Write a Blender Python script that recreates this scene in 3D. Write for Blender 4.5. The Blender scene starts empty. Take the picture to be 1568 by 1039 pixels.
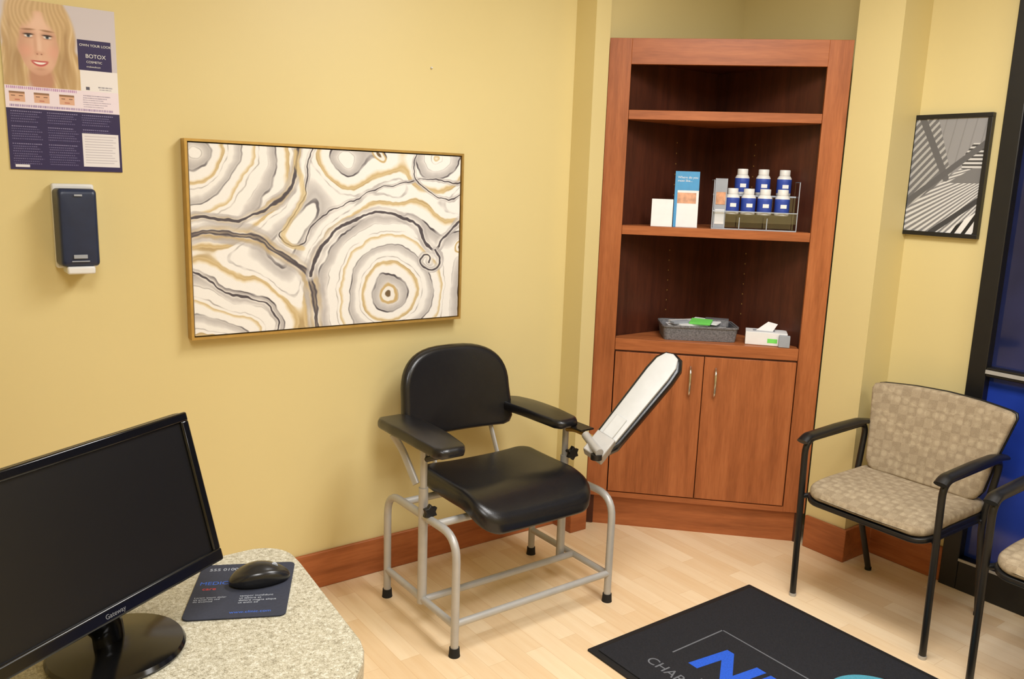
import bpy, math, random
import numpy as np
from mathutils import Vector, Matrix
random.seed(3)
S=bpy.context.scene
S.view_settings.view_transform='Standard'
COL=bpy.context.collection

# ---------------------------------------------------------------- colour / materials
def lin(c):
    c=c/255.0
    return c/12.92 if c<=0.04045 else ((c+0.055)/1.055)**2.4
def rgb(r,g,b): return (lin(r),lin(g),lin(b),1.0)
def newmat(name):
    m=bpy.data.materials.new(name); m.use_nodes=True
    return m,m.node_tree,m.node_tree.nodes['Principled BSDF']
def mixn(nt,fac,a,b,blend='MIX'):
    n=nt.nodes.new('ShaderNodeMix'); n.data_type='RGBA'; n.blend_type=blend
    for s,v in ((n.inputs[0],fac),(n.inputs[6],a),(n.inputs[7],b)):
        if hasattr(v,'links'): nt.links.new(v,s)
        else: s.default_value=v
    return n.outputs[2]
def texco(nt,scale=(1,1,1),rot=(0,0,0),loc=(0,0,0)):
    t=nt.nodes.new('ShaderNodeTexCoord'); m=nt.nodes.new('ShaderNodeMapping')
    m.inputs['Scale'].default_value=scale; m.inputs['Rotation'].default_value=rot; m.inputs['Location'].default_value=loc
    nt.links.new(t.outputs['Object'],m.inputs['Vector']); return m.outputs[0]
def noise(nt,vec,scale,detail=3,rough=.5):
    n=nt.nodes.new('ShaderNodeTexNoise'); n.inputs['Scale'].default_value=scale
    n.inputs['Detail'].default_value=detail; n.inputs['Roughness'].default_value=rough
    nt.links.new(vec,n.inputs['Vector']); return n.outputs[0]
def ramp(nt,fac,stops):
    r=nt.nodes.new('ShaderNodeValToRGB'); e=r.color_ramp.elements
    while len(e)<len(stops): e.new(.5)
    for i,(p,c) in enumerate(stops): e[i].position=p; e[i].color=c
    nt.links.new(fac,r.inputs[0]); return r.outputs[0]
def bump(nt,p,h,strength,dist=.001):
    b=nt.nodes.new('ShaderNodeBump'); b.inputs['Strength'].default_value=strength; b.inputs['Distance'].default_value=dist
    nt.links.new(h,b.inputs['Height']); nt.links.new(b.outputs[0],p.inputs['Normal'])
def simple(name,c,rough=.5,metal=0,spec=.5,var=.06,nscale=30,bmp=0,coat=0):
    m,nt,p=newmat(name); v=texco(nt); n=noise(nt,v,nscale)
    d=tuple(x*(1-var) for x in c[:3])+(1,); l=tuple(min(1,x*(1+var)) for x in c[:3])+(1,)
    nt.links.new(ramp(nt,n,[(.3,d),(.7,l)]),p.inputs['Base Color'])
    p.inputs['Roughness'].default_value=rough; p.inputs['Metallic'].default_value=metal
    p.inputs['Specular IOR Level'].default_value=spec
    if coat: p.inputs['Coat Weight'].default_value=coat
    if bmp: bump(nt,p,noise(nt,v,bmp,4),.3)
    return m
def wood(name,dark,mid,light,axis='z',rough=.4,sc=1.0):
    m,nt,p=newmat(name)
    s={'z':(14,14,1.2),'x':(1.2,14,14),'y':(14,1.2,14)}[axis]
    v=texco(nt,tuple(a*sc for a in s)); n1=noise(nt,v,1.6,6,.6)
    v2=texco(nt,tuple(a*sc*6 for a in s)); n2=noise(nt,v2,2.0,3)
    c=ramp(nt,n1,[(.3,dark),(.5,mid),(.72,light)])
    c2=mixn(nt,.22,c,ramp(nt,n2,[(.35,dark),(.65,light)]))
    nt.links.new(c2,p.inputs['Base Color']); p.inputs['Roughness'].default_value=rough
    p.inputs['Specular IOR Level'].default_value=.4
    return m
M={}
def wallmat():
    m,nt,p=newmat('yellow_wall_paint'); v=texco(nt)
    n=noise(nt,v,1.2,2)
    nt.links.new(ramp(nt,n,[(.3,rgb(217,200,143)),(.7,rgb(222,206,150))]),p.inputs['Base Color'])
    p.inputs['Roughness'].default_value=.42; p.inputs['Specular IOR Level'].default_value=.35
    bump(nt,p,noise(nt,v,140,3),.12,.001)
    return m
M['wall']=wallmat()
M['ceil']=simple('ceiling_tile',rgb(240,241,240),.9,var=.04,nscale=60,bmp=120)
def floormat():
    m,nt,p=newmat('maple_laminate'); v=texco(nt,rot=(0,0,math.radians(90)))
    b=nt.nodes.new('ShaderNodeTexBrick'); nt.links.new(v,b.inputs['Vector'])
    b.inputs['Scale'].default_value=1; b.inputs['Brick Width'].default_value=.48; b.inputs['Row Height'].default_value=.072
    b.inputs['Mortar Size'].default_value=.0006; b.offset=.37; b.inputs['Bias'].default_value=0
    b.inputs['Color1'].default_value=rgb(233,200,154); b.inputs['Color2'].default_value=rgb(252,230,194)
    b.inputs['Mortar'].default_value=rgb(212,172,124)
    v2=texco(nt,(22,1.6,1)); n=noise(nt,v2,2,5,.6)
    g=ramp(nt,n,[(.3,rgb(230,196,151)),(.7,rgb(252,233,201))])
    nt.links.new(mixn(nt,.3,b.outputs['Color'],g),p.inputs['Base Color'])
    p.inputs['Roughness'].default_value=.33
    return m
M['floor']=floormat()
WD,WM,WL=rgb(138,77,40),rgb(168,97,54),rgb(188,115,68)
M['cherry']=wood('cherry_wood',WD,WM,WL)
M['cherry_x']=wood('cherry_wood_horizontal',WD,WM,WL,axis='x')
M['cherry_y']=wood('cherry_wood_trim',WD,WM,WL,axis='y')
M['cherry_in_shaded']=wood('cherry_interior_shaded',rgb(58,28,19),rgb(74,37,24),rgb(90,46,29))  # darker copy of the cherry, with the cabinet's inner shade put into its colour
M['blackv']=simple('black_vinyl',rgb(23,23,26),.28,var=.1,bmp=300)
M['blackp']=simple('black_plastic',rgb(20,20,21),.38,var=.1)
M['blackg']=simple('black_gloss',rgb(12,12,13),.14,var=.05)
M['mouse']=simple('mouse_plastic',rgb(26,27,30),.25,var=.05)
M['screen']=simple('screen_off',rgb(13,13,15),.32,var=.05)
M['rubber']=simple('rubber',rgb(22,22,22),.8)
M['silver']=simple('silver_paint',rgb(180,179,176),.38,metal=.2,var=.04)
M['chrome']=simple('brushed_nickel',rgb(215,213,208),.22,metal=1,var=.04)
M['whitep']=simple('white_plastic',rgb(226,227,226),.4,var=.02)
M['shell']=simple('paddle_grey_plastic',rgb(196,198,197),.45,var=.03)
M['paper']=simple('white_paper',rgb(236,237,238),.8,var=.02)
M['navy']=simple('navy_plastic',rgb(28,42,72),.35,var=.08)
M['gold']=simple('gold_frame',rgb(190,155,85),.35,metal=.5,var=.1)
M['bluelabel']=simple('blue_label',rgb(44,72,165),.5,var=.1)
M['mat']=simple('mat_carpet',rgb(27,29,36),.95,var=.35,nscale=250,bmp=400)
M['matedge']=simple('mat_rubber_edge',rgb(16,16,18),.7)
M['matblue']=simple('mat_blue_print',rgb(35,92,215),.9,var=.15,nscale=200)
M['matteal']=simple('mat_teal_print',rgb(78,158,182),.9,var=.15,nscale=200)
M['matgrey']=simple('mat_grey_print',rgb(110,114,122),.9,var=.15,nscale=200)
M['pad']=simple('mousepad_cloth',rgb(42,46,60),.85,var=.1,nscale=200)
M['blueink']=simple('blue_ink',rgb(50,95,190),.8)
M['redink']=simple('red_ink',rgb(190,60,60),.8)
M['greyink']=simple('grey_ink',rgb(160,166,176),.8)
M['logo']=simple('bezel_logo_print',rgb(110,112,118),.5)
M['basket']=simple('grey_basket',rgb(112,112,116),.7,var=.4,nscale=150)
M['green']=simple('green_packet',rgb(120,225,100),.6)
M['brochure']=simple('cyan_brochure',rgb(50,145,200),.5)
M['skin']=simple('brochure_photo',rgb(215,160,125),.6,var=.3,nscale=40)
M['glassup']=simple('dusk_window_glass',rgb(36,44,86),.06,var=.5,nscale=2)
M['glasslow']=simple('blue_window_panel',rgb(36,62,160),.12,var=.3,nscale=3)
def deskm():
    m,nt,p=newmat('speckled_laminate'); v=texco(nt)
    n=noise(nt,v,170,3,.6); n2=noise(nt,v,420,2)
    c=ramp(nt,n,[(.34,rgb(118,111,90)),(.43,rgb(160,154,132)),(.55,rgb(183,178,157)),(.68,rgb(214,212,198))])
    c=mixn(nt,.35,c,ramp(nt,n2,[(.38,rgb(108,99,78)),(.5,rgb(186,180,158)),(.66,rgb(222,219,205))]))
    nt.links.new(c,p.inputs['Base Color']); p.inputs['Roughness'].default_value=.35; return m
M['desk']=deskm()
def fabric():
    m,nt,p=newmat('patterned_upholstery')
    v=texco(nt,(1,1,1)); 
    ch=nt.nodes.new('ShaderNodeTexChecker'); ch.inputs['Scale'].default_value=30
    nt.links.new(texco(nt,(1,1,1),(math.radians(4),math.radians(3),0),(.013,.011,.017)),ch.inputs['Vector'])
    ch.inputs['Color1'].default_value=rgb(178,161,134); ch.inputs['Color2'].default_value=rgb(154,137,112)
    vo=nt.nodes.new('ShaderNodeTexVoronoi'); vo.inputs['Scale'].default_value=34; vo.inputs['Randomness'].default_value=.2; nt.links.new(v,vo.inputs['Vector'])
    c=mixn(nt,.45,ch.outputs[0],ramp(nt,vo.outputs['Distance'],[(.25,rgb(186,170,142)),(.5,rgb(140,123,98))]))
    c=mixn(nt,.22,c,ramp(nt,noise(nt,v,320,2),[(.3,rgb(126,111,88)),(.7,rgb(192,179,152))]))
    nt.links.new(c,p.inputs['Base Color']); p.inputs['Roughness'].default_value=.9
    bump(nt,p,noise(nt,v,500,2),.4,.001); return m
M['fabric']=fabric()
def vcol(name,rough=.5,spec=.4):
    m,nt,p=newmat(name); a=nt.nodes.new('ShaderNodeVertexColor'); a.layer_name='Col'
    nt.links.new(a.outputs[0],p.inputs['Base Color']); p.inputs['Roughness'].default_value=rough
    p.inputs['Specular IOR Level'].default_value=spec; return m
M['vc_canvas']=vcol('printed_canvas',.6); M['vc_poster']=vcol('printed_poster',.3); M['vc_art']=vcol('printed_photo',.3)
def acrylic(name,f,tint):
    m,nt,p=newmat(name); nt.nodes.remove(p)
    t=nt.nodes.new('ShaderNodeBsdfTransparent'); g=nt.nodes.new('ShaderNodeBsdfGlossy'); g.inputs['Roughness'].default_value=.05
    t.inputs[0].default_value=tint; g.inputs[0].default_value=(.9,.95,1,1)
    mx=nt.nodes.new('ShaderNodeMixShader'); mx.inputs[0].default_value=f
    nt.links.new(t.outputs[0],mx.inputs[1]); nt.links.new(g.outputs[0],mx.inputs[2])
    nt.links.new(mx.outputs[0],nt.nodes['Material Output'].inputs[0]); return m
M['acrylic']=acrylic('clear_acrylic',.06,(.97,.98,.99,1)); M['acryedge']=simple('acrylic_edge',rgb(178,188,200),.2)

# ---------------------------------------------------------------- mesh helpers
def group(name,loc=(0,0,0),rotz=0):
    o=bpy.data.objects.new(name,None); o.empty_display_size=.1; COL.objects.link(o)
    o.location=loc; o.rotation_euler=(0,0,rotz); return o
def mobj(name,verts,faces,mats,parent=None,smooth=False,midx=None,bevel=0,seg=2,mw=None):
    me=bpy.data.meshes.new(name); me.from_pydata([tuple(v) for v in verts],[],faces)
    if not isinstance(mats,(list,tuple)): mats=[mats]
    for m in mats: me.materials.append(M[m] if isinstance(m,str) else m)
    if midx: me.polygons.foreach_set('material_index',midx)
    me.update()
    import bmesh
    bm=bmesh.new(); bm.from_mesh(me); bmesh.ops.recalc_face_normals(bm,faces=bm.faces); bm.to_mesh(me); bm.free()
    if smooth: me.polygons.foreach_set('use_smooth',[True]*len(me.polygons))
    o=bpy.data.objects.new(name,me); COL.objects.link(o)
    if parent: o.parent=parent
    if mw is not None: o.matrix_local=mw
    if bevel:
        b=o.modifiers.new('b','BEVEL'); b.width=bevel; b.segments=seg; b.limit_method='ANGLE'; b.angle_limit=math.radians(40)
        if not smooth:
            me.polygons.foreach_set('use_smooth',[True]*len(me.polygons))
            try: me.set_sharp_from_angle(angle=math.radians(50))
            except Exception: pass
    return o
def box(name,lo,hi,mat,parent=None,bevel=0,mw=None,seg=2):
    x0,y0,z0=lo; x1,y1,z1=hi
    v=[(x0,y0,z0),(x1,y0,z0),(x1,y1,z0),(x0,y1,z0),(x0,y0,z1),(x1,y0,z1),(x1,y1,z1),(x0,y1,z1)]
    f=[(0,3,2,1),(4,5,6,7),(0,1,5,4),(1,2,6,5),(2,3,7,6),(3,0,4,7)]
    return mobj(name,v,f,mat,parent,bevel=bevel,mw=mw,seg=seg)
def prism(name,pts,z0,z1,mat,parent=None,bevel=0,mw=None,seg=2):
    n=len(pts); v=[(x,y,z0) for x,y in pts]+[(x,y,z1) for x,y in pts]
    f=[tuple(range(n-1,-1,-1)),tuple(range(n,2*n))]+[(i,(i+1)%n,n+(i+1)%n,n+i) for i in range(n)]
    return mobj(name,v,f,mat,parent,bevel=bevel,mw=mw,seg=seg)
def fillet(pts,r,n=7):
    pts=[Vector(p) for p in pts]; out=[pts[0]]
    for i in range(1,len(pts)-1):
        a,b,c=pts[i-1],pts[i],pts[i+1]; d1=(a-b); d2=(c-b)
        rr=min(r,d1.length*.49,d2.length*.49); p=b+d1.normalized()*rr; q=b+d2.normalized()*rr
        for k in range(n+1):
            t=k/n; out.append(p*(1-t)**2+b*2*t*(1-t)+q*t*t)
    out.append(pts[-1]); return out
def sweep(name,pts,r,mat,parent=None,fil=0,sides=14,r2=None,up=None,mw=None):
    if fil: pts=fillet(pts,fil)
    pts=[Vector(p) for p in pts]; n=len(pts); V=[];F=[]
    t0=(pts[1]-pts[0]).normalized()
    nrm=Vector(up) if up else (Vector((0,0,1)) if abs(t0.z)<.9 else Vector((1,0,0)))
    for i,p in enumerate(pts):
        t=((pts[min(i+1,n-1)]-pts[i]).normalized()+(pts[i]-pts[max(i-1,0)]).normalized()).normalized()
        nrm=(nrm-t*nrm.dot(t)).normalized(); bn=t.cross(nrm)
        ra=float(np.interp(i/(n-1),np.linspace(0,1,len(r)),r)) if isinstance(r,(list,tuple)) else r
        rb=(r2 if r2 else ra)
        for k in range(sides):
            a=2*math.pi*k/sides; V.append(p+nrm*math.cos(a)*ra+bn*math.sin(a)*rb)
    for i in range(n-1):
        for k in range(sides):
            F.append((i*sides+k,i*sides+(k+1)%sides,(i+1)*sides+(k+1)%sides,(i+1)*sides+k))
    F.append(tuple(range(sides-1,-1,-1))); F.append(tuple((n-1)*sides+k for k in range(sides)))
    o=mobj(name,V,F,mat,parent,smooth=True,mw=mw)
    try: o.data.set_sharp_from_angle(angle=math.radians(60))
    except Exception: pass
    return o
def lathe(name,prof,mats,parent=None,c=(0,0,0),sides=28,midx=None,sy=1.0):
    V=[];F=[];mi=[]
    for (r,z) in prof:
        for k in range(sides):
            a=2*math.pi*k/sides; V.append((c[0]+r*math.cos(a),c[1]+sy*r*math.sin(a),c[2]+z))
    for i in range(len(prof)-1):
        for k in range(sides):
            F.append((i*sides+k,i*sides+(k+1)%sides,(i+1)*sides+(k+1)%sides,(i+1)*sides+k)); mi.append(midx[i] if midx else 0)
    F.append(tuple(range(sides-1,-1,-1))); mi.append(midx[0] if midx else 0)
    F.append(tuple((len(prof)-1)*sides+k for k in range(sides))); mi.append(midx[-1] if midx else 0)
    o=mobj(name,V,F,mats,parent,smooth=True,midx=mi)
    try: o.data.set_sharp_from_angle(angle=math.radians(40))
    except Exception: pass
    return o
def rrect(x0,y0,x1,y1,r,n=8):
    if not isinstance(r,(list,tuple)): r=[r]*4
    cs=[(x0,y0,r[0],180),(x1,y0,r[1],270),(x1,y1,r[2],0),(x0,y1,r[3],90)]; out=[]
    for (x,y,rr,a0) in cs:
        cx=x+rr if x==x0 else x-rr; cy=y+rr if y==y0 else y-rr
        for k in range(n+1):
            a=math.radians(a0+90*k/n); out.append((cx+rr*math.cos(a),cy+rr*math.sin(a)))
    return out
def dens(pts,m=4):
    out=[]
    for i in range(len(pts)):
        a=pts[i]; b=pts[(i+1)%len(pts)]; L=math.hypot(b[0]-a[0],b[1]-a[1]); k=max(1,int(L/.02))
        for j in range(k): out.append((a[0]+(b[0]-a[0])*j/k,a[1]+(b[1]-a[1])*j/k))
    return out
def cushion(name,outline,t,edge,crown,mat,parent=None,deform=None,mw=None,center=None,bottom=None):
    outline=dens(outline); n=len(outline)
    cx=sum(p[0] for p in outline)/n if center is None else center[0]; cy=sum(p[1] for p in outline)/n if center is None else center[1]
    rav=sum(math.hypot(x-cx,y-cy) for x,y in outline)/n
    prof=[]
    es=edge/rav
    for s in (.02,.3,.6,.8): prof.append((s*(1-es),0))
    for k in range(7):
        a=math.radians(-90+90*k/6); prof.append((1-es+es*math.cos(a),edge+edge*math.sin(a)))
    for k in range(7):
        a=math.radians(90*k/6); prof.append((1-es+es*math.cos(a),t-edge+edge*math.sin(a)))
    for s in (.9,.8,.7,.6,.5,.4,.3,.2,.1,.02): prof.append((s*(1-es),t+crown*(1-s*s)))
    V=[];F=[]
    for s,z in prof:
        for x,y in outline:
            p=(cx+(x-cx)*s,cy+(y-cy)*s,z)
            if deform: p=deform(*p)
            V.append(p)
    for i in range(len(prof)-1):
        for k in range(n): F.append((i*n+k,i*n+(k+1)%n,(i+1)*n+(k+1)%n,(i+1)*n+k))
    F.append(tuple(range(n-1,-1,-1))); F.append(tuple((len(prof)-1)*n+k for k in range(n)))
    return mobj(name,V,F,mat,parent,smooth=True,mw=mw)
def text(name,body,size,mat,mw,parent=None,ext=.0003,align='LEFT',shear=0,bold=0):
    c=bpy.data.curves.new(name,'FONT'); c.body=body; c.size=size; c.extrude=ext; c.align_x=align; c.shear=shear; c.offset=bold
    t=bpy.data.objects.new(name+'_tmp',c); COL.objects.link(t)
    dg=bpy.context.evaluated_depsgraph_get(); me=bpy.data.meshes.new_from_object(t.evaluated_get(dg))
    bpy.data.objects.remove(t); me.materials.clear(); me.materials.append(M[mat])
    o=bpy.data.objects.new(name,me); COL.objects.link(o)
    if parent: o.parent=parent
    o.matrix_local=mw; return o
def frame(o,ax,ay,az):
    ax,ay,az=Vector(ax).normalized(),Vector(ay).normalized(),Vector(az).normalized()
    return Matrix(((ax.x,ay.x,az.x,o[0]),(ax.y,ay.y,az.y,o[1]),(ax.z,ay.z,az.z,o[2]),(0,0,0,1)))
def painted(name,o,ud,vd,w,h,nu,nv,rgbimg,mat,parent=None):
    a=np.linspace(0,1,nu); b=np.linspace(0,1,nv); A,B=np.meshgrid(a,b)
    o=np.array(o);ud=np.array(ud,float);vd=np.array(vd,float)
    P=o+A[...,None]*w*ud+B[...,None]*h*vd
    idx=np.arange(nu*nv).reshape(nv,nu)
    q=np.stack([idx[:-1,:-1],idx[1:,:-1],idx[1:,1:],idx[:-1,1:]],-1).reshape(-1,4)
    me=bpy.data.meshes.new(name); me.vertices.add(nu*nv); me.vertices.foreach_set('co',P.reshape(-1).astype(np.float32))
    me.loops.add(q.size); me.loops.foreach_set('vertex_index',q.reshape(-1).astype(np.int32))
    me.polygons.add(len(q)); me.polygons.foreach_set('loop_start',np.arange(0,q.size,4,dtype=np.int32))
    me.polygons.foreach_set('loop_total',np.full(len(q),4,dtype=np.int32)); me.update(calc_edges=True); me.validate()
    c=np.clip(rgbimg,0,255)/255.; c=np.where(c<=.04045,c/12.92,((c+.055)/1.055)**2.4)
    at=me.color_attributes.new('Col','FLOAT_COLOR','POINT')
    full=np.ones((nu*nv,4),np.float32); full[:,:3]=c.reshape(-1,3); at.data.foreach_set('color',full.reshape(-1))
    me.materials.append(M[mat]); ob=bpy.data.objects.new(name,me); COL.objects.link(ob)
    if parent: ob.parent=parent
    return ob

# ---------------------------------------------------------------- camera (calibrated)
Uv=Vector((229,6600,1264)).normalized(); Xv=Vector((1753,181,-1264)); Xv=(Xv-Uv*Xv.dot(Uv)).normalized(); Yv=Uv.cross(Xv)
cd=bpy.data.cameras.new('camera'); cam=bpy.data.objects.new('camera',cd); COL.objects.link(cam); S.camera=cam
cd.sensor_width=36; cd.lens=36*1264/1568; cd.clip_start=.02
R=Matrix((Xv,Yv,Uv)).to_4x4(); R.translation=(0,0,1.5); cam.matrix_world=R

# ---------------------------------------------------------------- room
CH=2.62; YW=2.69; XW=3.22; YB=-1.6; XB=-1.5
box('floor',(XB-.1,YB-.1,-.1),(XW+.1,YW+.1,0),'floor')
box('ceiling',(XB-.1,YB-.1,CH),(XW+.1,YW+.1,CH+.1),'ceil')
prism('wall_left',[(XB-.1,YW+.1),(XB-.1,YW),(2.25,YW),(2.25,2.57),(2.327,2.57),(2.327,2.645),(XW,2.645),(XW,YW+.1)],0,CH,'wall')
prism('wall_right',[(XW+.1,YW+.1),(XW,YW+.1),(XW,1.938),(3.030,1.938),(3.030,1.752),(XW,1.752),(XW,1.432),(XW+.1,1.432)],0,CH,'wall')
box('wall_right_lower',(XW,YB-.1,0),(XW+.1,-.55,CH),'wall')
box('wall_back',(XB-.1,YB-.1,0),(XW,YB,CH),'wall')
box('wall_rear',(XB-.1,YB,0),(XB,YW,CH),'wall')
def bboard(name,poly): 
    o=prism(name,poly,0,.14,'cherry_x' if 'left' in name else 'cherry_y',bevel=.003); return o
t=.014
bboard('baseboard_left',[(XB,YW),(XB,YW-t),(2.25-t,YW-t),(2.25-t,2.57-t),(2.327,2.57-t),(2.327,2.569),(2.249,2.569),(2.249,YW-.001)])
bboard('baseboard_right',[(3.029,1.930),(3.029-t,1.930),(3.029-t,1.751-t),(XW-t,1.751-t),(XW-t,1.434),(XW-.001,1.434),(XW-.001,1.751),(3.029,1.751)])

# window / storefront
win=group('window_1',(XW,0,0))
def wb(n,y0,y1,z0,z1,m='blackp',x0=-.03,x1=.06): return box(n,(x0,y0,z0),(x1,y1,z1),m,win,bevel=.003)
wb('jamb_left',1.365,1.43,0,CH); wb('sill',-.55,1.365,0,.13); wb('jamb_mid',.35,.41,.13,CH-.06); wb('jamb_right',-.55,-.49,.13,CH)
wb('head',-.49,1.365,CH-.06,CH); wb('midrail_a',.41,1.365,.85,.885,'blackp'); wb('midrail_b',-.49,.35,.85,.885)
box('midrail_trim_a',(-.034,.41,.862),(-.0305,1.365,.876),'silver',win); box('midrail_trim_b',(-.034,-.49,.862),(-.0305,.35,.876),'silver',win)
box('sill_trim',(-.034,-.49,.118),(-.0305,1.365,.128),'silver',win)
for i,(a,b) in enumerate(((.41,1.365),(-.49,.35))):
    box(f'pane_upper_{i}',(.01,a,.885),(.02,b,CH-.06),'glassup',win); box(f'pane_lower_{i}',(.01,a,.13),(.02,b,.85),'glasslow',win)

# ---------------------------------------------------------------- corner cabinet
W=.94; cab=group('corner_cabinet',(2.36,2.605,0),math.radians(-45))
prism('side_left',[(0.002,.02),(.03,.02),(.47,.44),(.47,.468)],.0,2.08,'cherry_in_shaded',cab)
prism('side_right',[(W-.002,.02),(W-.03,.02),(.47,.44),(.47,.468)],.0,2.08,'cherry_in_shaded',cab)
box('stile_left',(0,0,.14),(.09,.02,2.08),'cherry',cab,bevel=.0015); box('stile_right',(W-.09,0,.14),(W,.02,2.08),'cherry',cab,bevel=.0015)
box('rail_top',(.09,0,1.98),(W-.09,.02,2.08),'cherry_x',cab,bevel=.001)
prism('top_panel',[(.03,.02),(W-.03,.02),(.47,.45)],2.0,2.078,'cherry_in_shaded',cab)
for nm,z0,z1 in (('shelf_upper',1.765,1.802),('shelf_middle',1.298,1.335),('countertop',.805,.855)):
    prism(nm,[(.091,.002),(W-.091,.002),(W-.091,.06),(.5,.43),(.44,.43),(.091,.06)],z0,z1,'cherry_x',cab,bevel=.0015)
box('counter_shadow_gap',(.091,.01,.797),(W-.091,.02,.805),'cherry_in_shaded',cab)
box('door_left',(.094,.0,.166),(.4685,.018,.797),'cherry',cab,bevel=.0015); box('door_right',(.4715,.0,.166),(W-.094,.018,.797),'cherry',cab,bevel=.0015)
box('rail_bottom',(.09,0,.14),(W-.09,.02,.162),'cherry_x',cab)
box('toe_kick',(.03,.025,0),(W-.03,.045,.14),'cherry_x',cab)
for i,u in enumerate((.415,.52)):
    sweep(f'handle_{i}',[(u,.0,.625),(u,-.022,.64),(u,-.03,.685),(u,-.022,.735),(u,.0,.75)],.0055,'chrome',cab,fil=.02,sides=10)
for sgn in (0,1):
    for k,f_ in enumerate((.10,.62)):
        V=[];F=[]
        for z in [.95+.045*j for j in range(7)]+[1.42+.045*j for j in range(7)]:
            u0=.03+.44*f_; v0=.02+.42*f_
            if sgn: u0=W-u0
            s=-1 if sgn else 1
            du=Vector((s*.7237,.6901,0))*.0025; dz=Vector((0,0,.0025)); nn=Vector((s*.6901,-.7237,0))*.0008
            c=Vector((u0,v0,z))+nn; b=len(V); V+=[c-du-dz,c+du-dz,c+du+dz,c-du+dz]; F.append((b,b+1,b+2,b+3))
        mobj(f'pin_holes_{sgn}_{k}',V,F,'gold',cab)

CR=math.radians(-45)
def cabw(u,v,z): return (2.36+.70711*(u+v),2.605+.70711*(v-u),z)
rack=group('acrylic_display_stand',cabw(.455,.02,1.3355),CR)
Wr=.34
box('base_plate',(0,0,0),(Wr,.10,.003),'acrylic',rack); box('side_l',(0,0,.003),(.003,.125,.20),'acrylic',rack); box('side_r',(Wr-.003,0,.003),(Wr,.10,.20),'acrylic',rack)
box('step_low',(.003,0,.058),(Wr-.003,.058,.062),'acrylic',rack); box('step_high',(.003,.06,.138),(Wr-.003,.11,.142),'acrylic',rack)
box('front_lip',(.003,-.003,.03),(Wr-.003,0,.075),'acrylic',rack); box('riser',(.003,.0585,.003),(Wr-.003,.061,.138),'acrylic',rack)
for i,(a,b) in enumerate((((0,-.004,.072),(Wr,-.001,.0755)),((0,-.002,0),(Wr,0,.004)),((0,-.002,0),(.003,0,.20)),((Wr-.003,-.002,0),(Wr,0,.20)),((.003,.058,.136),(Wr-.003,.0605,.142)),((0,-.002,.197),(.003,.12,.20)),((Wr-.003,-.002,.197),(Wr,.10,.20)),((.11,-.002,0),(.113,0,.05)),((.22,-.002,0),(.223,0,.05)))):
    box(f'edge_{i}',a,b,'acryedge',rack)
box('photo_card',(.006,.01,.004),(.055,.012,.205),'greyink',rack); box('photo_card_face',(.012,.0085,.10),(.05,.0098,.15),'skin',rack); box('photo_card_white',(.012,.0085,.02),(.05,.0098,.08),'paper',rack)
def bottle(u,v,z):
    o=lathe('pill_bottle',[(.027,0),(.029,.003),(.029,.010),(.0295,.011),(.0295,.022),(.0295,.055),(.0295,.066),(.029,.067),(.029,.070),(.023,.080),(.0195,.082),(.0215,.0825),(.0215,.103),(.020,.105)],['whitep','bluelabel'],None,midx=[0,0,0,1,1,1,1,0,0,0,0,0,0])
    o.location=cabw(u,v,z)
    b=box('label_band',(-.0100,-.0300,.030),(.014,-.0292,.045),'paper',o,mw=Matrix.Rotation(CR,4,'Z')); return o
for u in (.535,.600,.665,.735): bottle(u,.0505,1.3355+.0625)
for u in (.575,.660,.745): bottle(u,.112,1.3355+.1425)
bro=group('brochure_holder',cabw(.30,.05,1.3355),CR)
tilt=Matrix.Rotation(math.radians(-12),4,'X')
box('booklet',(0,0,0),(.10,.006,.235),'paper',bro,mw=tilt); box('booklet_header',(0,-.0006,.155),(.10,0,.235),'brochure',bro,mw=tilt)
box('booklet_photo',(.012,-.0006,.100),(.09,0,.145),'skin',bro,mw=tilt); box('booklet_side',(0,-.0007,.0),(.012,0,.155),'brochure',bro,mw=tilt)
box('foot',(0,.0,0),(.1,.06,.002),'acrylic',bro)
text('booklet_title','Where do you\nmost like...',.014,'paper',tilt@frame((.01,-.001,.205),(1,0,0),(0,0,1),(0,-1,0)),bro)
card=group('appointment_card_stack',cabw(.208,.02,1.3355),CR)
box('cards',(0,0,0),(.088,.015,.115),'paper',card,mw=Matrix.Rotation(math.radians(-10),4,'X'),bevel=.001)
bk=group('wire_basket',cabw(.29,.025,.856),CR+math.radians(6))
def ring(n,z0,z1,o1,o2,m):
    w,d=.32,.19; th=.006
    def rr(o): return rrect(-o,-o,w+o,d+o,.025+o,5)
    A=rr(o1);B=rr(o2);C=rr(o2-th);D=rr(o1-th); k=len(A); V=[(x,y,z0) for x,y in A]+[(x,y,z1) for x,y in B]+[(x,y,z1) for x,y in C]+[(x,y,z0) for x,y in D]
    F=[]
    for i in range(k):
        j=(i+1)%k
        F+=[(i,j,k+j,k+i),(k+i,k+j,2*k+j,2*k+i),(2*k+i,2*k+j,3*k+j,3*k+i),(3*k+i,3*k+j,j,i)]
    mobj(n,V,F,m,bk)
ring('basket_wall',0,.058,-.008,.0,'basket'); ring('basket_rim',.056,.064,.004,.004,'basket'); prism('basket_bottom',rrect(-.0+.01,.01,.31,.18,.02,5),0,.004,'basket',bk)
def sheet(n,x,y,z,w,d,h,a,m,ax=0,p=bk): box(n,(-w/2,-d/2,0),(w/2,d/2,h),m,p,bevel=.001,mw=Matrix.Translation((x,y,z))@Matrix.Rotation(math.radians(a),4,'Z')@Matrix.Rotation(math.radians(ax),4,'X'))
sheet('papers_1',.16,.1,.03,.25,.15,.02,4,'paper'); sheet('papers_2',.12,.1,.056,.14,.1,.012,25,'whitep',4); sheet('packet_green',.17,.07,.070,.09,.07,.008,-20,'green',8)
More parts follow.
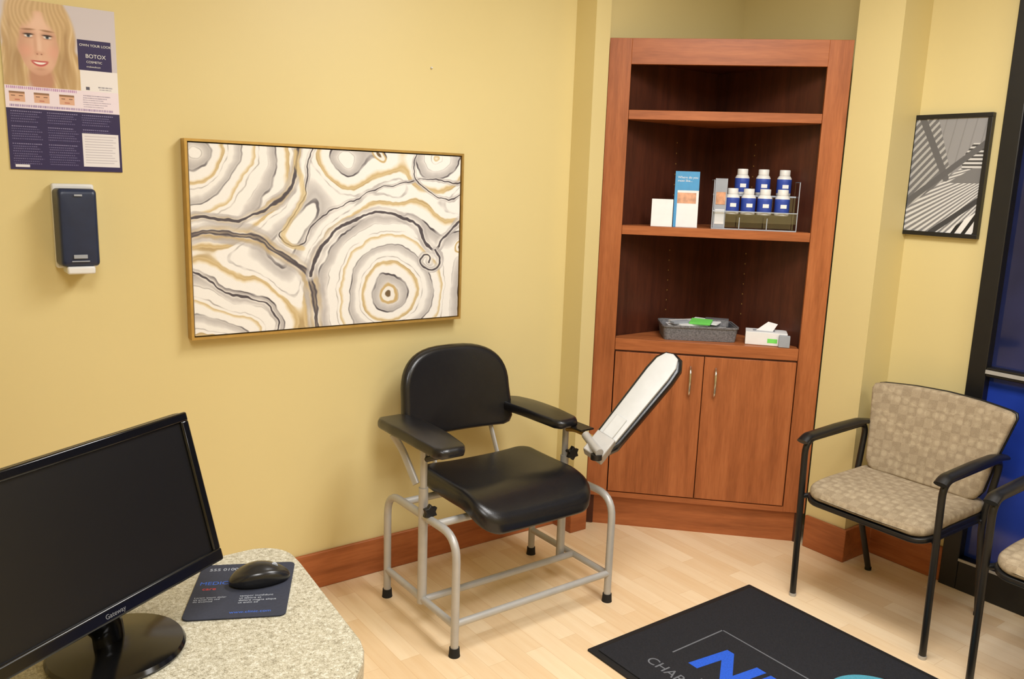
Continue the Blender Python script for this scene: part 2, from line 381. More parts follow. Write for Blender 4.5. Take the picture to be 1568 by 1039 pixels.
sheet('packet_grey',.25,.13,.052,.1,.06,.028,-12,'basket',0); sheet('packet_blue',.08,.06,.066,.09,.03,.01,30,'greyink',4); sheet('papers_3',.2,.12,.066,.13,.08,.006,-32,'paper',6)
tb=group('tissue_box',cabw(.635,.045,.856),CR-math.radians(6))
box('carton',(0,0,0),(.17,.10,.055),'paper',tb,bevel=.002); box('opening',(.03,.03,.0552),(.12,.07,.056),'greyink',tb)
mobj('tissue',[(.04,.04,.055),(.11,.035,.055),(.13,.06,.085),(.09,.05,.095),(.07,.06,.075),(.1,.07,.06)],[(0,1,3,4),(1,2,3),(4,3,2,5)],'paper',tb)
box('label_green',(.09,-.0006,.012),(.13,0,.03),'green',tb)
box('box_clear',(.135,-.02,0),(.18,-.002,.05),'greyink',tb,bevel=.002)

# ---------------------------------------------------------------- phlebotomy chair
ch=group('phlebotomy_chair',(1.64,2.26,0))
r=.0135
for s,n in ((-1,'left'),(1,'right')):
    x=.33*s
    sweep(f'side_loop_{n}',[(x,-.23,.012),(x,-.23,.405),(x,.23,.40),(x,.23,.012)],r,'silver',ch,fil=.085,sides=16)
    sweep(f'side_rail_{n}',[(x,-.23,.105),(x,.23,.105)],r*.9,'silver',ch)
    for yy,m in ((-.23,'front'),(.23,'back')): lathe(f'foot_{n}_{m}',[(.019,0),(.018,.006),(.0165,.03)],'rubber',ch,c=(x,yy,0))
sweep('front_bar',[(-.33,-.23,.11),(.33,-.23,.11)],r*.9,'silver',ch)
sweep('mid_bar',[(-.33,-.03,.105),(.33,-.03,.105)],r*.9,'silver',ch)
sweep('seat_bar_front',[(-.33,-.10,.40),(.33,-.10,.40)],r*.95,'silver',ch)
sweep('seat_bar_back',[(-.33,.12,.40),(.33,.12,.40)],r*.95,'silver',ch)
for n,x,y,zt in (('left',-.33,-.02,.662),('right',.29,.0,.632)):
    sweep(f'post_outer_{n}',[(x,y,.09),(x,y,.50)],.016,'silver',ch); sweep(f'post_inner_{n}',[(x,y,.50),(x,y,zt)],.012,'silver',ch)
    box(f'arm_plate_{n}',(x-.03,y-.12,zt-.006),(x+.03,y+.1,zt),'blackp',ch)
    zz=.43 if n=='left' else .52
    sweep(f'knob_stem_{n}',[(x,y,zz),(x,y-.045,zz)],.006,'blackp',ch)
    pts=[(math.cos(a)*(.028 if k%2 else .018),math.sin(a)*(.028 if k%2 else .018)) for k,a in enumerate([2*math.pi*i/12 for i in range(12)])]
    prism(f'knob_{n}',pts,0,.018,'blackp',ch,bevel=.003,mw=frame((x,y-.035,zz),(1,0,0),(0,0,1),(0,-1,0)))
sweep('arm_brace_left',[(-.37,.12,.65),(-.345,.10,.60),(-.335,.02,.50)],.013,'silver',ch,fil=.03,r2=.006)
sweep('arm_brace_front',[(-.31,-.12,.655),(-.31,-.10,.63),(-.325,-.03,.60)],.010,'blackp',ch,fil=.02)
def armdef(x,y,z): return (x,y,z+.012*math.cos((y)*6)-.01)
def armout(w,L): 
    return [(-w*.5*.86,-L/2+.02),(-w*.5*.6,-L/2),(w*.5*.6,-L/2),(w*.5*.86,-L/2+.02),(w*.5,-L*.2),(w*.52,L*.2),(w*.45,L/2-.03),(w*.3,L/2),(-w*.3,L/2),(-w*.45,L/2-.03),(-w*.52,L*.2),(-w*.5,-L*.2)]
cushion('armrest_left',armout(.125,.43),.036,.014,.004,'blackv',ch,armdef,Matrix.Translation((-.335,.005,.660)))
cushion('armrest_right',armout(.120,.40),.034,.014,.004,'blackv',ch,armdef,Matrix.Translation((.235,.125,.632))@Matrix.Rotation(math.radians(3),4,'Z'))
def seatdef(x,y,z):
    f=max(0,-y-.08)/.14; return (x,y,z-.045*f*f+.012*abs(x/.24)**2.5*(1 if z>.03 else .3)-.006*math.cos(y*7))
cushion('seat',rrect(-.245,-.245,.24,.19,(.075,.075,.05,.05),8),.068,.027,.004,'blackv',ch,seatdef,Matrix.Translation((0,-.01,.432)),center=(0,-.02))
box('seat_pan',(-.17,-.14,.412),(.17,.15,.44),'blackp',ch,bevel=.004)
bo=[]
for k in range(25):
    a=math.pi*k/24; bo.append((.232*math.copysign(abs(math.cos(a))**.68,math.cos(a)),.735+ .172*abs(math.sin(a))**.78))
bo+= [(-.238,.66),(-.238,.62),(-.225,.597),(-.2,.588),(.2,.588),(.225,.597),(.238,.62),(.238,.66)]
def backdef(x,y,z):
    h=(y-.59)
    yy=.265+.16*h - z + .03*(1-(x/.24)**2) ; return (x-.025,yy,y-.014)
cushion('backrest',bo,.052,.022,.008,'blackv',ch,backdef,center=(0,.745))
for s,n in ((-1,'left'),(1,'right')):
    sweep(f'back_strut_{n}',[(s*.14,.06,.42),(s*.14,.20,.42),(s*.135,.285,.60),(s*.13,.325,.74)],.0125,'silver',ch,fil=.05,r2=.006,up=(0,0,1))
sweep('paddle_bar',[(.29,.0,.600),(.29,-.05,.612),(.275,-.19,.615)],.009,'gold',ch,fil=.02)
d=Vector((.75,0,.65)).normalized(); wv=Vector((-.3,.88,.35)); wv=(wv-d*wv.dot(d)).normalized(); nv=d.cross(wv)
if nv.dot(Vector((-.69,-.66,.3)))<0: nv=-nv
P0=Vector((.275,-.21,.594))
mw=frame(P0,d,nv.cross(d),nv)
pd=[(0,-.035),(.03,-.05),(.36,-.060),(.42,-.056),(.456,-.035),(.466,0),(.456,.035),(.42,.056),(.36,.060),(.03,.05),(0,.035)]
cushion('paddle_pad',pd,.042,.016,.0,'blackv',ch,mw=mw@Matrix.Translation((0,0,-.042)))
cushion('paddle_shell',[(p[0]*.94+.012,p[1]*.74) for p in pd],.014,.005,.003,'shell',ch,mw=mw)
box('paddle_hinge',(-.050,-.038,-.02),(.04,.038,.030),'silver',ch,bevel=.004,mw=mw); box('paddle_latch',(.04,-.022,.013),(.13,.022,.022),'shell',ch,bevel=.003,mw=mw)
sweep('paddle_pivot',[P0+Vector((-.05,-.05,-.0)),P0+Vector((-.02,.06,.03))],.015,'silver',ch)
lathe('pivot_knob',[(.004,-.02),(.02,-.018),(.02,.0),(.006,.002)],'blackp',ch,c=(.225,-.245,.585))

# ---------------------------------------------------------------- waiting chairs
def waiting_chair(loc):
    g=group('waiting_room_armchair',loc)
    for s,n in ((1,'left'),(-1,'right')):
        sweep(f'leg_loop_{n}',[(-.222,.25*s,.008),(-.240,.25*s,.615),(.155,.25*s,.625),(.10,.238*s,.40),(.232,.215*s,.008)],.0115,'blackp',g,fil=.055,sides=14)
        lathe(f'glide_f_{n}',[(.013,0),(.013,.012)],'silver',g,c=(-.222,.25*s,0)); lathe(f'glide_b_{n}',[(.013,0),(.013,.012)],'rubber',g,c=(.232,.215*s,0))
        sweep(f'armrest_{n}',[(-.262,.25*s,.612),(-.235,.25*s,.628),(-.05,.25*s,.636),(.10,.25*s,.637),(.168,.25*s,.628)],[.010,.013,.014,.014,.010],'blackp',g,fil=.03,r2=.022)
        sweep(f'seat_rail_{n}',[(-.235,.25*s,.40),(-.2,.225*s,.405),(.10,.225*s,.405)],.010,'blackp',g,fil=.02)
        sweep(f'back_upright_{n}',[(.09,.17*s,.40),(.165,.17*s,.43),(.245,.17*s,.72)],.010,'blackp',g,fil=.04)
    sweep('cross_front',[(-.2,-.225,.402),(-.2,.225,.402)],.010,'blackp',g); sweep('cross_back',[(.10,-.24,.402),(.10,.24,.402)],.010,'blackp',g)
    def sd(x,y,z):
        f=max(0,-x-.1)/.16; return (x,y,z-.02*f*f-.012*(1-(y/.23)**2)*(1 if z>.02 else 0))
    cushion('seat_pan',rrect(-.262,-.232,.18,.232,.06,8),.022,.008,0,'blackp',g,sd,Matrix.Translation((0,0,.408)))
    cushion('seat_cushion',rrect(-.258,-.228,.178,.228,.06,8),.042,.018,.010,'fabric',g,sd,Matrix.Translation((0,0,.425)))
    o=[(.2,.475),(.215,.50),(.235,.64),(.256,.765),(.250,.782),(.230,.787),(.12,.795),(0,.798),(-.12,.795),(-.235,.787),(-.255,.782),(-.262,.765),(-.235,.64),(-.215,.50),(-.2,.475),(-.18,.463),(0,.46),(.18,.463)]
    def bd(off):
        return lambda y,h,z:(.155+.27*(h-.46)-z+off-.035*(y/.26)**2,y,h-.004)
    cushion('back_cushion',o,.04,.016,.006,'fabric',g,bd(0),center=(0,.63))
    cushion('back_shell',o,.012,.005,0,'blackp',g,bd(.014),center=(0,.63))
    return g
waiting_chair((2.82,1.43,0)); waiting_chair((2.80,.77,0))

# ---------------------------------------------------------------- floor mat
mt=group('floor_mat',(0,0,0))
prism('border',rrect(1.69,.25,2.52,1.82,.006,3),0,.006,'matedge',mt,bevel=.002)
prism('carpet',rrect(1.715,.275,2.495,1.795,.006,3),.006,.010,'mat',mt,bevel=.001)
zt=.0102
def strip(n,a,b,c,d_,m): box(n,(a,b,zt),(c,d_,zt+.0006),m,mt)
strip('line_top',2.155,1.30,2.16,1.65,'matgrey'); strip('line_left',1.91,1.645,2.16,1.65,'matgrey')
def mtext(n,b,x,y,s,m,sh=0,bold=0): text(n,b,s,m,frame((x,y,zt),(0,-1,0),(1,0,0),(0,0,1)),mt,shear=sh,bold=bold)
mtext('logo_text','NE',1.915,1.585,.22,'matblue',.12,.008); mtext('logo_text_small','CHAR',1.80,1.665,.055,'matgrey'); mtext('logo_text_tail','MEDICAL',1.84,1.50,.055,'matgrey')
for nm,cx_,cy_,rx_,ry_,zo,m in (('logo_swirl',2.225,1.11,.15,.155,0,'matteal'),('logo_swirl_mid',2.200,1.10,.13,.13,.0006,'mat'),('logo_swirl_inner',2.215,1.085,.115,.115,.0012,'matteal')):
    pts=[(cx_+rx_*math.cos(a),cy_+ry_*math.sin(a)) for a in [2*math.pi*k/48 for k in range(48)]]
    prism(nm,pts,zt+zo,zt+zo+.0006,m,mt)

# ---------------------------------------------------------------- desk
dk=group('desk',(0,0,0))
dp=[(-.95,1.565),(-.95,1.02),(.36,1.0),(.43,1.01),(.47,1.028),(.50,1.05),(.527,1.08),(.543,1.11),(.551,1.14),(.575,1.46),(.575,1.50)]
dp+=[(.505+.07*math.cos(math.radians(a)),1.495+.07*math.sin(math.radians(a))) for a in range(10,91,10)]
prism('desktop',dp,.715,.75,'desk',dk,bevel=.004,seg=3)
box('end_panel',(.44,1.12,0),(.465,1.50,.715),'cherry',dk,bevel=.002); box('back_panel',(-.9,1.47,.12),(.44,1.49,.715),'cherry_x',dk)
box('end_panel_b',(-.925,1.08,0),(-.9,1.50,.715),'cherry',dk,bevel=.002); box('drawer_box',(-.9,1.08,.10),(-.45,1.47,.715),'cherry_x',dk,bevel=.002)
mp=group('mouse_pad',(0,0,0))
c4=[Vector((.40,1.535)),Vector((.555,1.462)),Vector((.482,1.272)),Vector((.332,1.348))]
cen=sum(c4,Vector((0,0)))/4; ex=((c4[1]-c4[0])+(c4[2]-c4[3])).normalized(); ey=Vector((-ex.y,ex.x)); hw,hh=.086,.102
mpw=frame((cen.x,cen.y,.7505),(ex.x,ex.y,0),(ey.x,ey.y,0),(0,0,1))
prism('pad_sheet',rrect(-hw,-hh,hw,hh,.012,5),0,.003,'pad',mp,bevel=.0008,mw=mpw)
def mpt(n,b,x,y,s,m): text(n,b,s,m,mpw@Matrix.Translation((x,y,.0031)),mp,ext=.0001)
mpt('logo_blue','MEDICAL',-.078,.02,.017,'blueink'); mpt('logo_red','care',-.07,-.0,.014,'redink')
mpt('small_a','Lorem ipsum dolor\nsit amet elit sed\ndo eiusmod',-.078,-.03,.007,'greyink'); mpt('small_b','tempor incididunt\nut labore et\ndolore magna aliqua\nut enim ad',.0,-.03,.008,'greyink')
mpt('small_c','555 0100',-.07,.075,.014,'greyink'); mpt('blue_word','www.clinic.com',-.01,-.088,.011,'blueink')
ms=group('computer_mouse',(.478,1.412,.7537),math.radians(-14))
mo=[(.055*math.cos(a),(.031+.003*math.cos(a)*-1)*math.sin(a)) for a in [2*math.pi*k/36 for k in range(36)]]
def md(x,y,z): 
    k=1-(x/.062)**2; return (x,y,z*(.45+.75*max(0,k)) )
cushion('mouse_body',mo,.026,.011,.006,'mouse',ms,md)
sweep('scroll_wheel',[(.026,-.003,.027),(.026,.003,.027)],.007,'greyink',ms)
mn=group('computer_monitor',(0,0,0))
dl=Vector((-.86,-.51,0)).normalized(); nf=Vector((.51,-.86,0)).normalized()
nrmx=(nf*.963+Vector((0,0,.27))).normalized(); upm=(-nf*.27+Vector((0,0,.963))).normalized()
P=Vector((.393,1.351,.846)); mwm=frame(P,dl*-1,upm,nrmx)
L=.465; Hh=.262
box('shell_back',(-L,0,-.028),(0,Hh,-.004),'blackp',mn,bevel=.006,mw=mwm,seg=3)
box('bezel_top',(-L,Hh-.016,-.006),(0,Hh,.004),'blackg',mn,bevel=.003,mw=mwm); box('bezel_bottom',(-L,0,-.006),(0,.022,.006),'blackg',mn,bevel=.004,mw=mwm,seg=4)
box('bezel_left',(-L,.02,-.006),(-L+.016,Hh-.014,.004),'blackg',mn,bevel=.003,mw=mwm); box('bezel_right',(-.016,.02,-.006),(0,Hh-.014,.004),'blackg',mn,bevel=.003,mw=mwm)
box('screen',(-L+.015,.021,-.005),(-.015,Hh-.015,-.001),'screen',mn,mw=mwm)
text('maker_mark','Gateway',.010,'logo',mwm@Matrix.Translation((-L/2+.01,.007,.0062)),mn,align='CENTER',ext=.0002)
cm=P+dl*L/2
lathe('base',[(.10,0),(.102,.004),(.098,.010),(.06,.016),(.03,.020)],'blackg',mn,c=(.215,1.315,.7508),sides=48)
sweep('neck',[(.205,1.316,.768),(.203,1.316,.80),(cm.x-.51*.045,cm.y+.86*.045,.86),(cm.x-.51*.045,cm.y+.86*.045,.92)],.028,'blackg',mn,fil=.03,r2=.012,up=tuple(dl))
box('hinge_block',(-L/2-.04,.02,-.055),(-L/2+.04,.12,-.026),'blackp',mn,bevel=.006,mw=mwm)

# ---------------------------------------------------------------- wall dispenser
ds=group('wall_sanitizer_dispenser',(.34,2.69,1.20))
box('back_housing',(.0,-.03,.012),(.108,0,.25),'whitep',ds,bevel=.006)
cushion('cover',rrect(-.002,.022,.110,.238,.012,5),.07,.014,.003,'navy',ds,lambda x,y,z:(x+(.054-x)*.14*(z/.07),-.028-z,y),center=(.054,.13))
box('logo_plate',(.035,-.1032,.045),(.07,-.1015,.056),'greyink',ds,bevel=.001); box('badge_top',(.045,-.1032,.218),(.065,-.1015,.223),'greyink',ds); box('badge_text',(.03,-.1032,.036),(.075,-.1015,.039),'greyink',ds)
box('nozzle_tray',(.018,-.095,0),(.09,-.015,.022),'whitep',ds,bevel=.005)

# ---------------------------------------------------------------- poster
def sn(x,y,seed,sc,n=7):
    rg=np.random.RandomState(seed); r_=0
    for _ in range(n):
        a=rg.rand()*2*np.pi; k=2*np.pi/sc*(.6+.9*rg.rand()); r_=r_+np.sin(x*np.cos(a)*k+y*np.sin(a)*k+rg.rand()*6.28)
    return r_/n**.5
def sm(e0,e1,x): t_=np.clip((x-e0)/(e1-e0),0,1); return t_*t_*(3-2*t_)
def blend(img,mask,c): m=np.clip(mask,0,1)[...,None]; return img*(1-m)+np.array(c,float)*m
nu,nv=380,580; A,B=np.meshgrid(np.linspace(0,1,nu),np.linspace(0,1,nv)); X_=A*182; Y_=B*262
img=np.ones((nv,nu,3))*np.array((208,203,212.))
def ell(cx,cy,rx,ry,soft=.12,rot=0):
    c,s=math.cos(rot),math.sin(rot); dx=(X_-cx)*c+(Y_-cy)*s; dy=-(X_-cx)*s+(Y_-cy)*c
    return 1-sm(1-soft,1+soft,np.sqrt((dx/rx)**2+(dy/ry)**2))
def rc(x0,y0,x1,y1): return ((X_>=x0)&(X_<=x1)&(Y_>=y0)&(Y_<=y1))*1.0
wave=X_+5*np.sin(Y_*.07+X_*.02)+2*sn(X_,Y_,77,60)
hair=np.clip(ell(58,52,57,70,.06)+ell(100,104,27,36,.12)+ell(16,104,30,38,.12)+ell(84,128,34,14,.3),0,1)
img=blend(img,hair,(208,180,136))
st=np.sin(wave*.33+np.sin(Y_*.045)*2)*.5+.5; st2=np.sin(wave*.9+np.sin(Y_*.06)*3+1)*.5+.5
img=blend(img,hair*st*.45,(170,136,94)); img=blend(img,hair*(1-st)*st2*.45,(238,218,184)); img=blend(img,hair*ell(94,76,8,60,.9)*.5,(146,112,76)); img=blend(img,hair*ell(19,76,8,60,.9)*.45,(146,112,76))
img=blend(img,ell(58,118,20,24,.3)*(Y_>88),(192,144,120))
face=np.clip(ell(56,54,35,46,.08)+ell(57,76,28,36,.08),0,1)
img=blend(img,face,(226,184,160))
img=blend(img,face*ell(26,64,15,50,.8)*.5,(188,138,114)); img=blend(img,face*ell(88,66,10,50,.8)*.45,(194,144,120)); img=blend(img,face*ell(57,112,24,10,.9)*.5,(190,140,118))
img=blend(img,face*ell(58,32,24,14,.8)*.5,(242,210,190)); img=blend(img,face*ell(38,76,9,8,.9)*.45,(232,164,146)); img=blend(img,face*ell(78,76,8,8,.9)*.45,(232,168,150))
img=blend(img,face*ell(58,66,3,16,.9)*.45,(246,216,198)); img=blend(img,face*ell(51.5,66,2.4,14,.9)*.35,(186,136,112))
fringe=np.clip(ell(30,14,22,24,.3,.3)+ell(84,16,18,30,.3,-.35)+ell(58,2,34,12,.3)+ell(23,40,7,34,.5,.12)+ell(90,42,6,34,.5,-.1),0,1); img=blend(img,fringe*.97,(212,184,140)); img=blend(img,fringe*st2*.4,(176,142,100))
for ex_,sgn in ((42,-1),(71,1)):
    img=blend(img,ell(ex_,50.5,9.5,5.5,.7)*.4,(164,116,96))
    img=blend(img,ell(ex_,53,6.2,2.5,.3,.05*sgn),(228,222,220)); img=blend(img,ell(ex_,52.9,2.6,2.6,.3),(78,94,110)); img=blend(img,ell(ex_,52.9,1.2,1.2,.3),(20,20,26))
    img=blend(img,ell(ex_,50.6,7.4,1.3,.5,.03*sgn),(56,38,32)); img=blend(img,ell(ex_,43.5,9,1.4,.7,.06*sgn)*.75,(138,102,72)); img=blend(img,ell(ex_,55.9,6,.7,.6)*.4,(140,94,76))
img=blend(img,ell(57,78.5,6.5,3.0,.8)*.45,(196,140,118)); img=blend(img,ell(53.8,80,1.4,.9,.5)*.8,(140,86,70)); img=blend(img,ell(60.4,80,1.4,.9,.5)*.8,(140,86,70))
smile=Y_+.018*(X_-57)**2
def sml(yc,rx,ry,soft): return 1-sm(1-soft,1+soft,np.sqrt(((X_-57)/rx)**2+((smile-yc)/ry)**2))
img=blend(img,sml(94.5,13,4.2,.2),(190,84,86)); img=blend(img,sml(94.2,9.6,1.8,.3),(246,240,237)); img=blend(img,sml(99,6,1.2,.9)*.4,(222,134,130)); img=blend(img,ell(57,103,7,2,.9)*.4,(180,132,110))
img=blend(img,rc(118,50,173,98),(52,46,92)); img=blend(img,rc(120,98,182,131),(238,236,240))
img=blend(img,rc(128,124,134,129),(90,90,110)); img=blend(img,rc(148,123,172,125)*(np.sin(X_*3)>-.3),(120,120,140)); img=blend(img,rc(150,127,170,128.5)*(np.sin(X_*3)>-.3),(120,120,140))
img=blend(img,rc(0,131,182,166),(238,228,242)); img=blend(img,rc(2,132,112,136)*(np.sin(X_*2.1)>-.3)*.8,(176,124,186)); img=blend(img,rc(6,160,172,163.5)*(np.sin(X_*2.3)>-.2)*.8,(124,98,160))
for x0 in (6,44,84):
    img=blend(img,rc(x0,140,x0+24,156),(222,178,152)); img=blend(img,rc(x0,140,x0+24,143),(150,115,90)); img=blend(img,rc(x0+3,146,x0+9,147.5)*.7,(90,60,50)); img=blend(img,rc(x0+15,146,x0+21,147.5)*.7,(90,60,50)); img=blend(img,rc(x0+8,152,x0+16,153.5)*.7,(180,100,90))
for k in range(6): img=blend(img,rc(122,138+k*3.6,168-(k%3)*6,139.4+k*3.6)*(np.sin(X_*2.7+k)>-.5),(160,150,175))
img=blend(img,rc(0,166,182,262),(50,44,88))
for c0,c1 in ((6,54),(62,112),(118,170)):
    for k in range(22):
        y0=170+k*3.9
        if k in (5,12): continue
        img=blend(img,rc(c0,y0,c1-(k*7%11),y0+1.3)*(np.sin(X_*1.9+k*2)>-.5)*(.9 if k in (0,6,13) else .6),(150,145,185))
img=blend(img,rc(117,200,178,254),(232,230,236))
for k in range(11): img=blend(img,rc(121,204+k*4.3,174-(k*5%9),205.3+k*4.3)*.55,(170,165,180))
img=blend(img,rc(8,254,30,258),(230,230,240))
po=group('wall_poster',(0,0,0))
box('paper_backing',(.248,2.6865,1.486),(.532,2.689,1.934),'paper',po)
painted('poster_print',(.248,2.6862,1.934),(1,0,0),(0,0,-1),.284,.448,nu,nv,img,'vc_poster',po)
def tfw(x,z,y=2.6858): return frame((x,y,z),(1,0,0),(0,0,1),(0,-1,0))
def px(x,y): return (.248+x/182*.284,1.934-y/262*.448)
for i,(b_,x,y,s) in enumerate((('OWN YOUR LOOK',121,60,.0094),('BOTOX',130,78,.0150),('COSMETIC',131,86,.0085),('onabotulinum',131,93,.0065))):
    X0,Z0=px(x,y); text(f'headline_{i}',b_,s,'paper',tfw(X0,Z0),po,ext=.0001)

# ---------------------------------------------------------------- agate canvas
nu,nv=800,496; A,B=np.meshgrid(np.linspace(0,1,nu),np.linspace(0,1,nv)); x=285+A*412; y=222+B*268
x0_,y0_=x.copy(),y.copy()
x=x+4.5*sn(x0_,y0_,1,120)+1.2*sn(x0_,y0_,2,38)+.4*sn(x0_,y0_,5,12); y=y+4.5*sn(x0_,y0_,3,120)+1.2*sn(x0_,y0_,4,38)+.4*sn(x0_,y0_,6,12)
cs=[(286,236,112),(577,440,118),(300,516,104),(648,392,14),(706,372,26),(556,222,6),(655,226,34),(505,232,22),(668,510,24)]
D=np.stack([np.hypot(x-a,(y-b)*(1.0)) - r_ for a,b,r_ in cs])
kk=.06; smin=-np.log(np.exp(-D*kk).sum(0))/kk
t_=smin+1.5*sn(x0_,y0_,9,80)
n1=np.clip(sn(x0_,y0_,20,50)*.5+.5,0,1); n2=np.clip(sn(x0_,y0_,21,35)*.5+.5,0,1); n3=np.clip(sn(x0_,y0_,22,20)*.5+.5,0,1)
Wt=(238,237,234)
tab=[(0,Wt),(8,Wt),(12,(208,205,203)),(19,(184,181,180)),(22.5,(196,193,192)),(23.5,Wt),(34,Wt),(36,(232,224,206)),(38.5,(200,176,128)),(41,(216,198,158)),(42.5,Wt),(54,Wt),(57,(214,212,210)),(63,(190,187,186)),(66,(206,204,202)),(67,Wt),(78,Wt),(80,(226,215,190)),(82.5,(206,184,138)),(84,Wt),(92,Wt)]
ph=(t_+20)%92
img=np.stack([np.interp(ph,[a for a,_ in tab],[c[i] for _,c in tab]) for i in range(3)],-1)
def ln(pos,w,c,al): 
    global img
    img=blend(img,(1-sm(w*.5,w*1.3,np.abs(ph-pos)))*al,c)
ln(22.8,1.4,(78,73,78),.25+.75*n2); ln(66.5,1.1,(96,92,96),.15+.8*n1); ln(47,.8,(150,146,146),.5*n3+.1); ln(88,.8,(140,134,130),.6*n2); ln(9,.7,(150,146,146),.5*n1)
ln(41,.8,(150,122,74),.5*n1)
def pdist(pts):
    d_=np.full(x.shape,1e9)
    for (ax_,ay_),(bx_,by_) in zip(pts[:-1],pts[1:]):
        vx,vy=bx_-ax_,by_-ay_; q=np.clip(((x-ax_)*vx+(y-ay_)*vy)/(vx*vx+vy*vy),0,1)
        d_=np.minimum(d_,np.hypot(x-ax_-q*vx,y-ay_-q*vy))
    return d_
def spl(pts,n=8):
    pts=[pts[0]]+pts+[pts[-1]]; out=[]
    for i in range(1,len(pts)-2):
        p0,p1,p2,p3=[np.array(p,float) for p in pts[i-1:i+3]]
        for k in range(n):
            s=k/n; out.append(tuple(.5*((2*p1)+(-p0+p2)*s+(2*p0-5*p1+4*p2-p3)*s*s+(-p0+3*p1-3*p2+p3)*s**3)))
    out.append(tuple(pts[-2])); return out
rivers=[([(278,350),(320,346),(360,352),(400,370),(428,388),(444,415),(450,445),(462,500)],4.0,True),([(446,415),(455,385),(475,355),(505,330),(545,318),(588,322),(622,342),(640,362),(655,368),(668,345),(705,316)],2.3,False),
 ([(432,215),(428,250),(412,285),(385,312),(345,328),(280,320)],2.1,True),([(655,368),(664,385),(658,404),(642,406),(632,394),(640,380),(650,384),(648,394)],1.6,False),([(455,215),(440,270),(415,330),(408,350),(440,358),(462,320),(520,292),(600,268),(705,262)],1.1,False),([(280,405),(330,420),(365,440),(388,470),(395,500)],1.3,False),([(620,215),(612,245),(632,280),(665,290),(705,282)],1.0,False)]
for pts,w_,gold_ in rivers:
    dd=pdist(spl(pts))
    img=blend(img,(1-sm(w_*1.5,w_*4.0,dd))*.75,(238,236,232)); 
    if gold_: img=blend(img,(1-sm(w_*.4,w_*1.2,np.abs(dd-w_*1.8)))*(.2+.6*n1),(182,156,106))
    img=blend(img,(1-sm(w_*.6,w_*1.5,np.abs(dd-w_*2.8)))*(.25+.55*n2),(176,172,172))
    wd=w_*(.65+.5*n2)
    img=blend(img,(1-sm(0,1,(dd-wd*.7)/(wd*.7)))*.92,(66,60,66))
    if w_>3: img=blend(img,(1-sm(0,1,(dd-wd*.25)/(wd*.3)))*.7*n1,(196,182,156))
for a,b,r_ in ((577,440,6),(700,372,5),(556,228,4)):
    rr_=np.hypot(x-a,y-b); img=blend(img,1-sm(r_*2.3,r_*2.8,rr_),(196,170,120)); img=blend(img,1-sm(r_*1.7,r_*2.0,rr_),(234,232,226)); img=blend(img,1-sm(r_*.7,r_*1.0,rr_),(112,92,66))
V1=pdist(spl([(428,225),(430,290),(412,345),(440,365)])); img=blend(img,(1-sm(2,6,V1))*.65,(212,188,130))
img=img+(np.random.RandomState(0).rand(nv,nu,1)-.5)*5
ag=group('agate_canvas_painting',(0,0,0))
x0,x1,z0,z1=.70,1.70,.974,1.594
painted('canvas_print',(x0+.012,2.650,z1-.012),(1,0,0),(0,0,-1),x1-x0-.024,z1-z0-.024,nu,nv,img,'vc_canvas',ag)
box('canvas_body',(x0+.012,2.651,z0+.012),(x1-.012,2.686,z1-.012),'paper',ag)
for n,a,b in (('top',(x0,2.645,z1-.008),(x1,2.688,z1)),('bottom',(x0,2.645,z0),(x1,2.688,z0+.008)),('left',(x0,2.645,z0+.008),(x0+.008,2.688,z1-.008)),('right',(x1-.008,2.645,z0+.008),(x1,2.688,z1-.008))):
    box(f'frame_{n}',a,b,'gold',ag)
box('frame_back',(x0+.008,2.675,z0+.008),(x1-.008,2.687,z1-.008),'blackp',ag)

# ---------------------------------------------------------------- architectural photo on right wall
nu,nv=300,450; A,B=np.meshgrid(np.linspace(0,1,nu),np.linspace(0,1,nv))
def seg(p,q,w):
    vx,vy=q[0]-p[0],(q[1]-p[1])*1.5; px_,py_=A-p[0],(B-p[1])*1.5; q_=np.clip((px_*vx+py_*vy)/(vx*vx+vy*vy),0,1); return np.hypot(px_-q_*vx,py_-q_*vy)<w
img=np.ones((nv,nu,3))*178.
s1=(np.sin((A*.55+B*.75)*110)>-.2)*1.0
img=blend(img,s1,(112,112,115))
tri=(B<.52)*((A-.32)*1.0>B*.55)*1.0
img=blend(img,tri,(148,148,151)); img=blend(img,tri*(np.sin((A+B*.25)*46)>.93)*.5,(122,122,124))
low=(B>.80-.52*A)*(B>.42)*1.0
ang=np.arctan2((B-.30)*1.5,A-1.6); fan=(np.sin(ang*170)>0)*1.0
img=blend(img,low,(214,214,214)); img=blend(img,low*fan,(128,128,131))
rt=(A>.72)*(B>.22)*(B<.44)*(B>1.02-.95*A)*1.0; img=blend(img,rt,(205,205,205)); img=blend(img,rt*(np.sin(B*190)>0),(70,70,72)); img=blend(img,((A>.45)&(B>.43)&(B<.56)&(B>.78-.4*A))*1.0,(120,120,122))
low2=(B>1.30-.50*A)*1.0
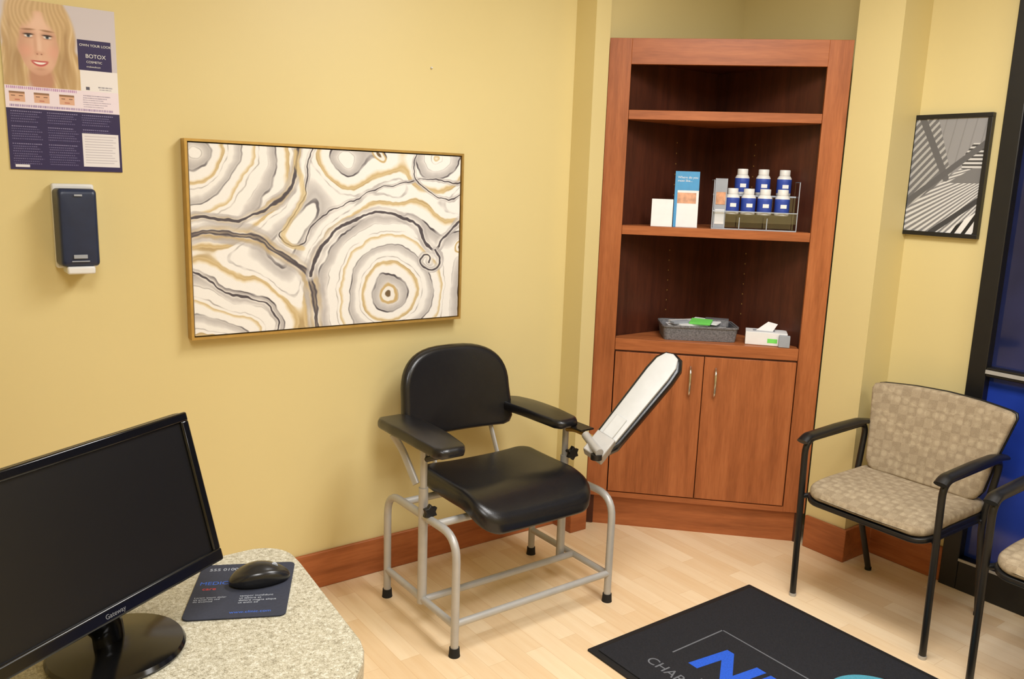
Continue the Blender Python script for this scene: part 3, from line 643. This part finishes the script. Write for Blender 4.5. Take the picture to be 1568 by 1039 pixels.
img=blend(img,low2,(230,230,230)); img=blend(img,low2*(np.sin((A*1.0+B*.9)*44)>.3),(34,34,36))
img=blend(img,seg((.10,0),(.52,.52),.045)*1.0,(102,102,105)); img=blend(img,seg((0,.74),(1.0,.22),.040)*1.0,(98,98,101)); img=blend(img,seg((.40,1.0),(1.0,.70),.035)*1.0,(66,66,69))
ar=group('framed_architectural_photo',(0,0,0))
ya,yb,za,zb=1.768,1.468,1.348,1.803
box('backing',(3.203,yb+.004,za+.004),(3.218,ya-.004,zb-.004),'blackp',ar)
painted('photo_print',(3.2025,ya-.014,zb-.014),(0,-1,0),(0,0,-1),ya-yb-.028,zb-za-.028,nu,nv,img,'vc_art',ar)
for n,a,b in (('top',(3.196,yb,zb-.016),(3.219,ya,zb)),('bottom',(3.196,yb,za),(3.219,ya,za+.016)),('left',(3.196,ya-.016,za+.016),(3.219,ya,zb-.016)),('right',(3.196,yb,za+.016),(3.219,yb+.016,zb-.016))):
    box(f'frame_{n}',a,b,'blackp',ar,bevel=.001)
pin=lathe('wall_push_pin',[(.004,0),(.004,.004),(.0015,.007)],'whitep',None,c=(0,0,0),sides=12); pin.location=(1.58,2.6895,1.89); pin.rotation_euler=(math.radians(90),0,0)

# ---------------------------------------------------------------- ceiling lights
def troffer(x,y,e,sx=1.2,sy=.6):
    g=group('ceiling_light_panel',(x,y,CH))
    box('housing',(-sx/2-.02,-sy/2-.02,-.012),(sx/2+.02,sy/2+.02,-.001),'whitep',g)
    l=bpy.data.lights.new('troffer_light','AREA'); l.shape='RECTANGLE'; l.size=sx; l.size_y=sy; l.energy=e; l.color=(1,.99,.985)
    lo=bpy.data.objects.new('troffer_light',l); COL.objects.link(lo); lo.parent=g; lo.location=(0,0,-.02)
troffer(1.75,1.05,46,.6,1.2); troffer(.15,.25,38,.6,1.2); troffer(2.3,-.8,19,.6,1.2)
w=bpy.data.worlds.new('world'); S.world=w; w.use_nodes=True; w.node_tree.nodes['Background'].inputs[0].default_value=(.05,.07,.14,1); w.node_tree.nodes['Background'].inputs[1].default_value=.5
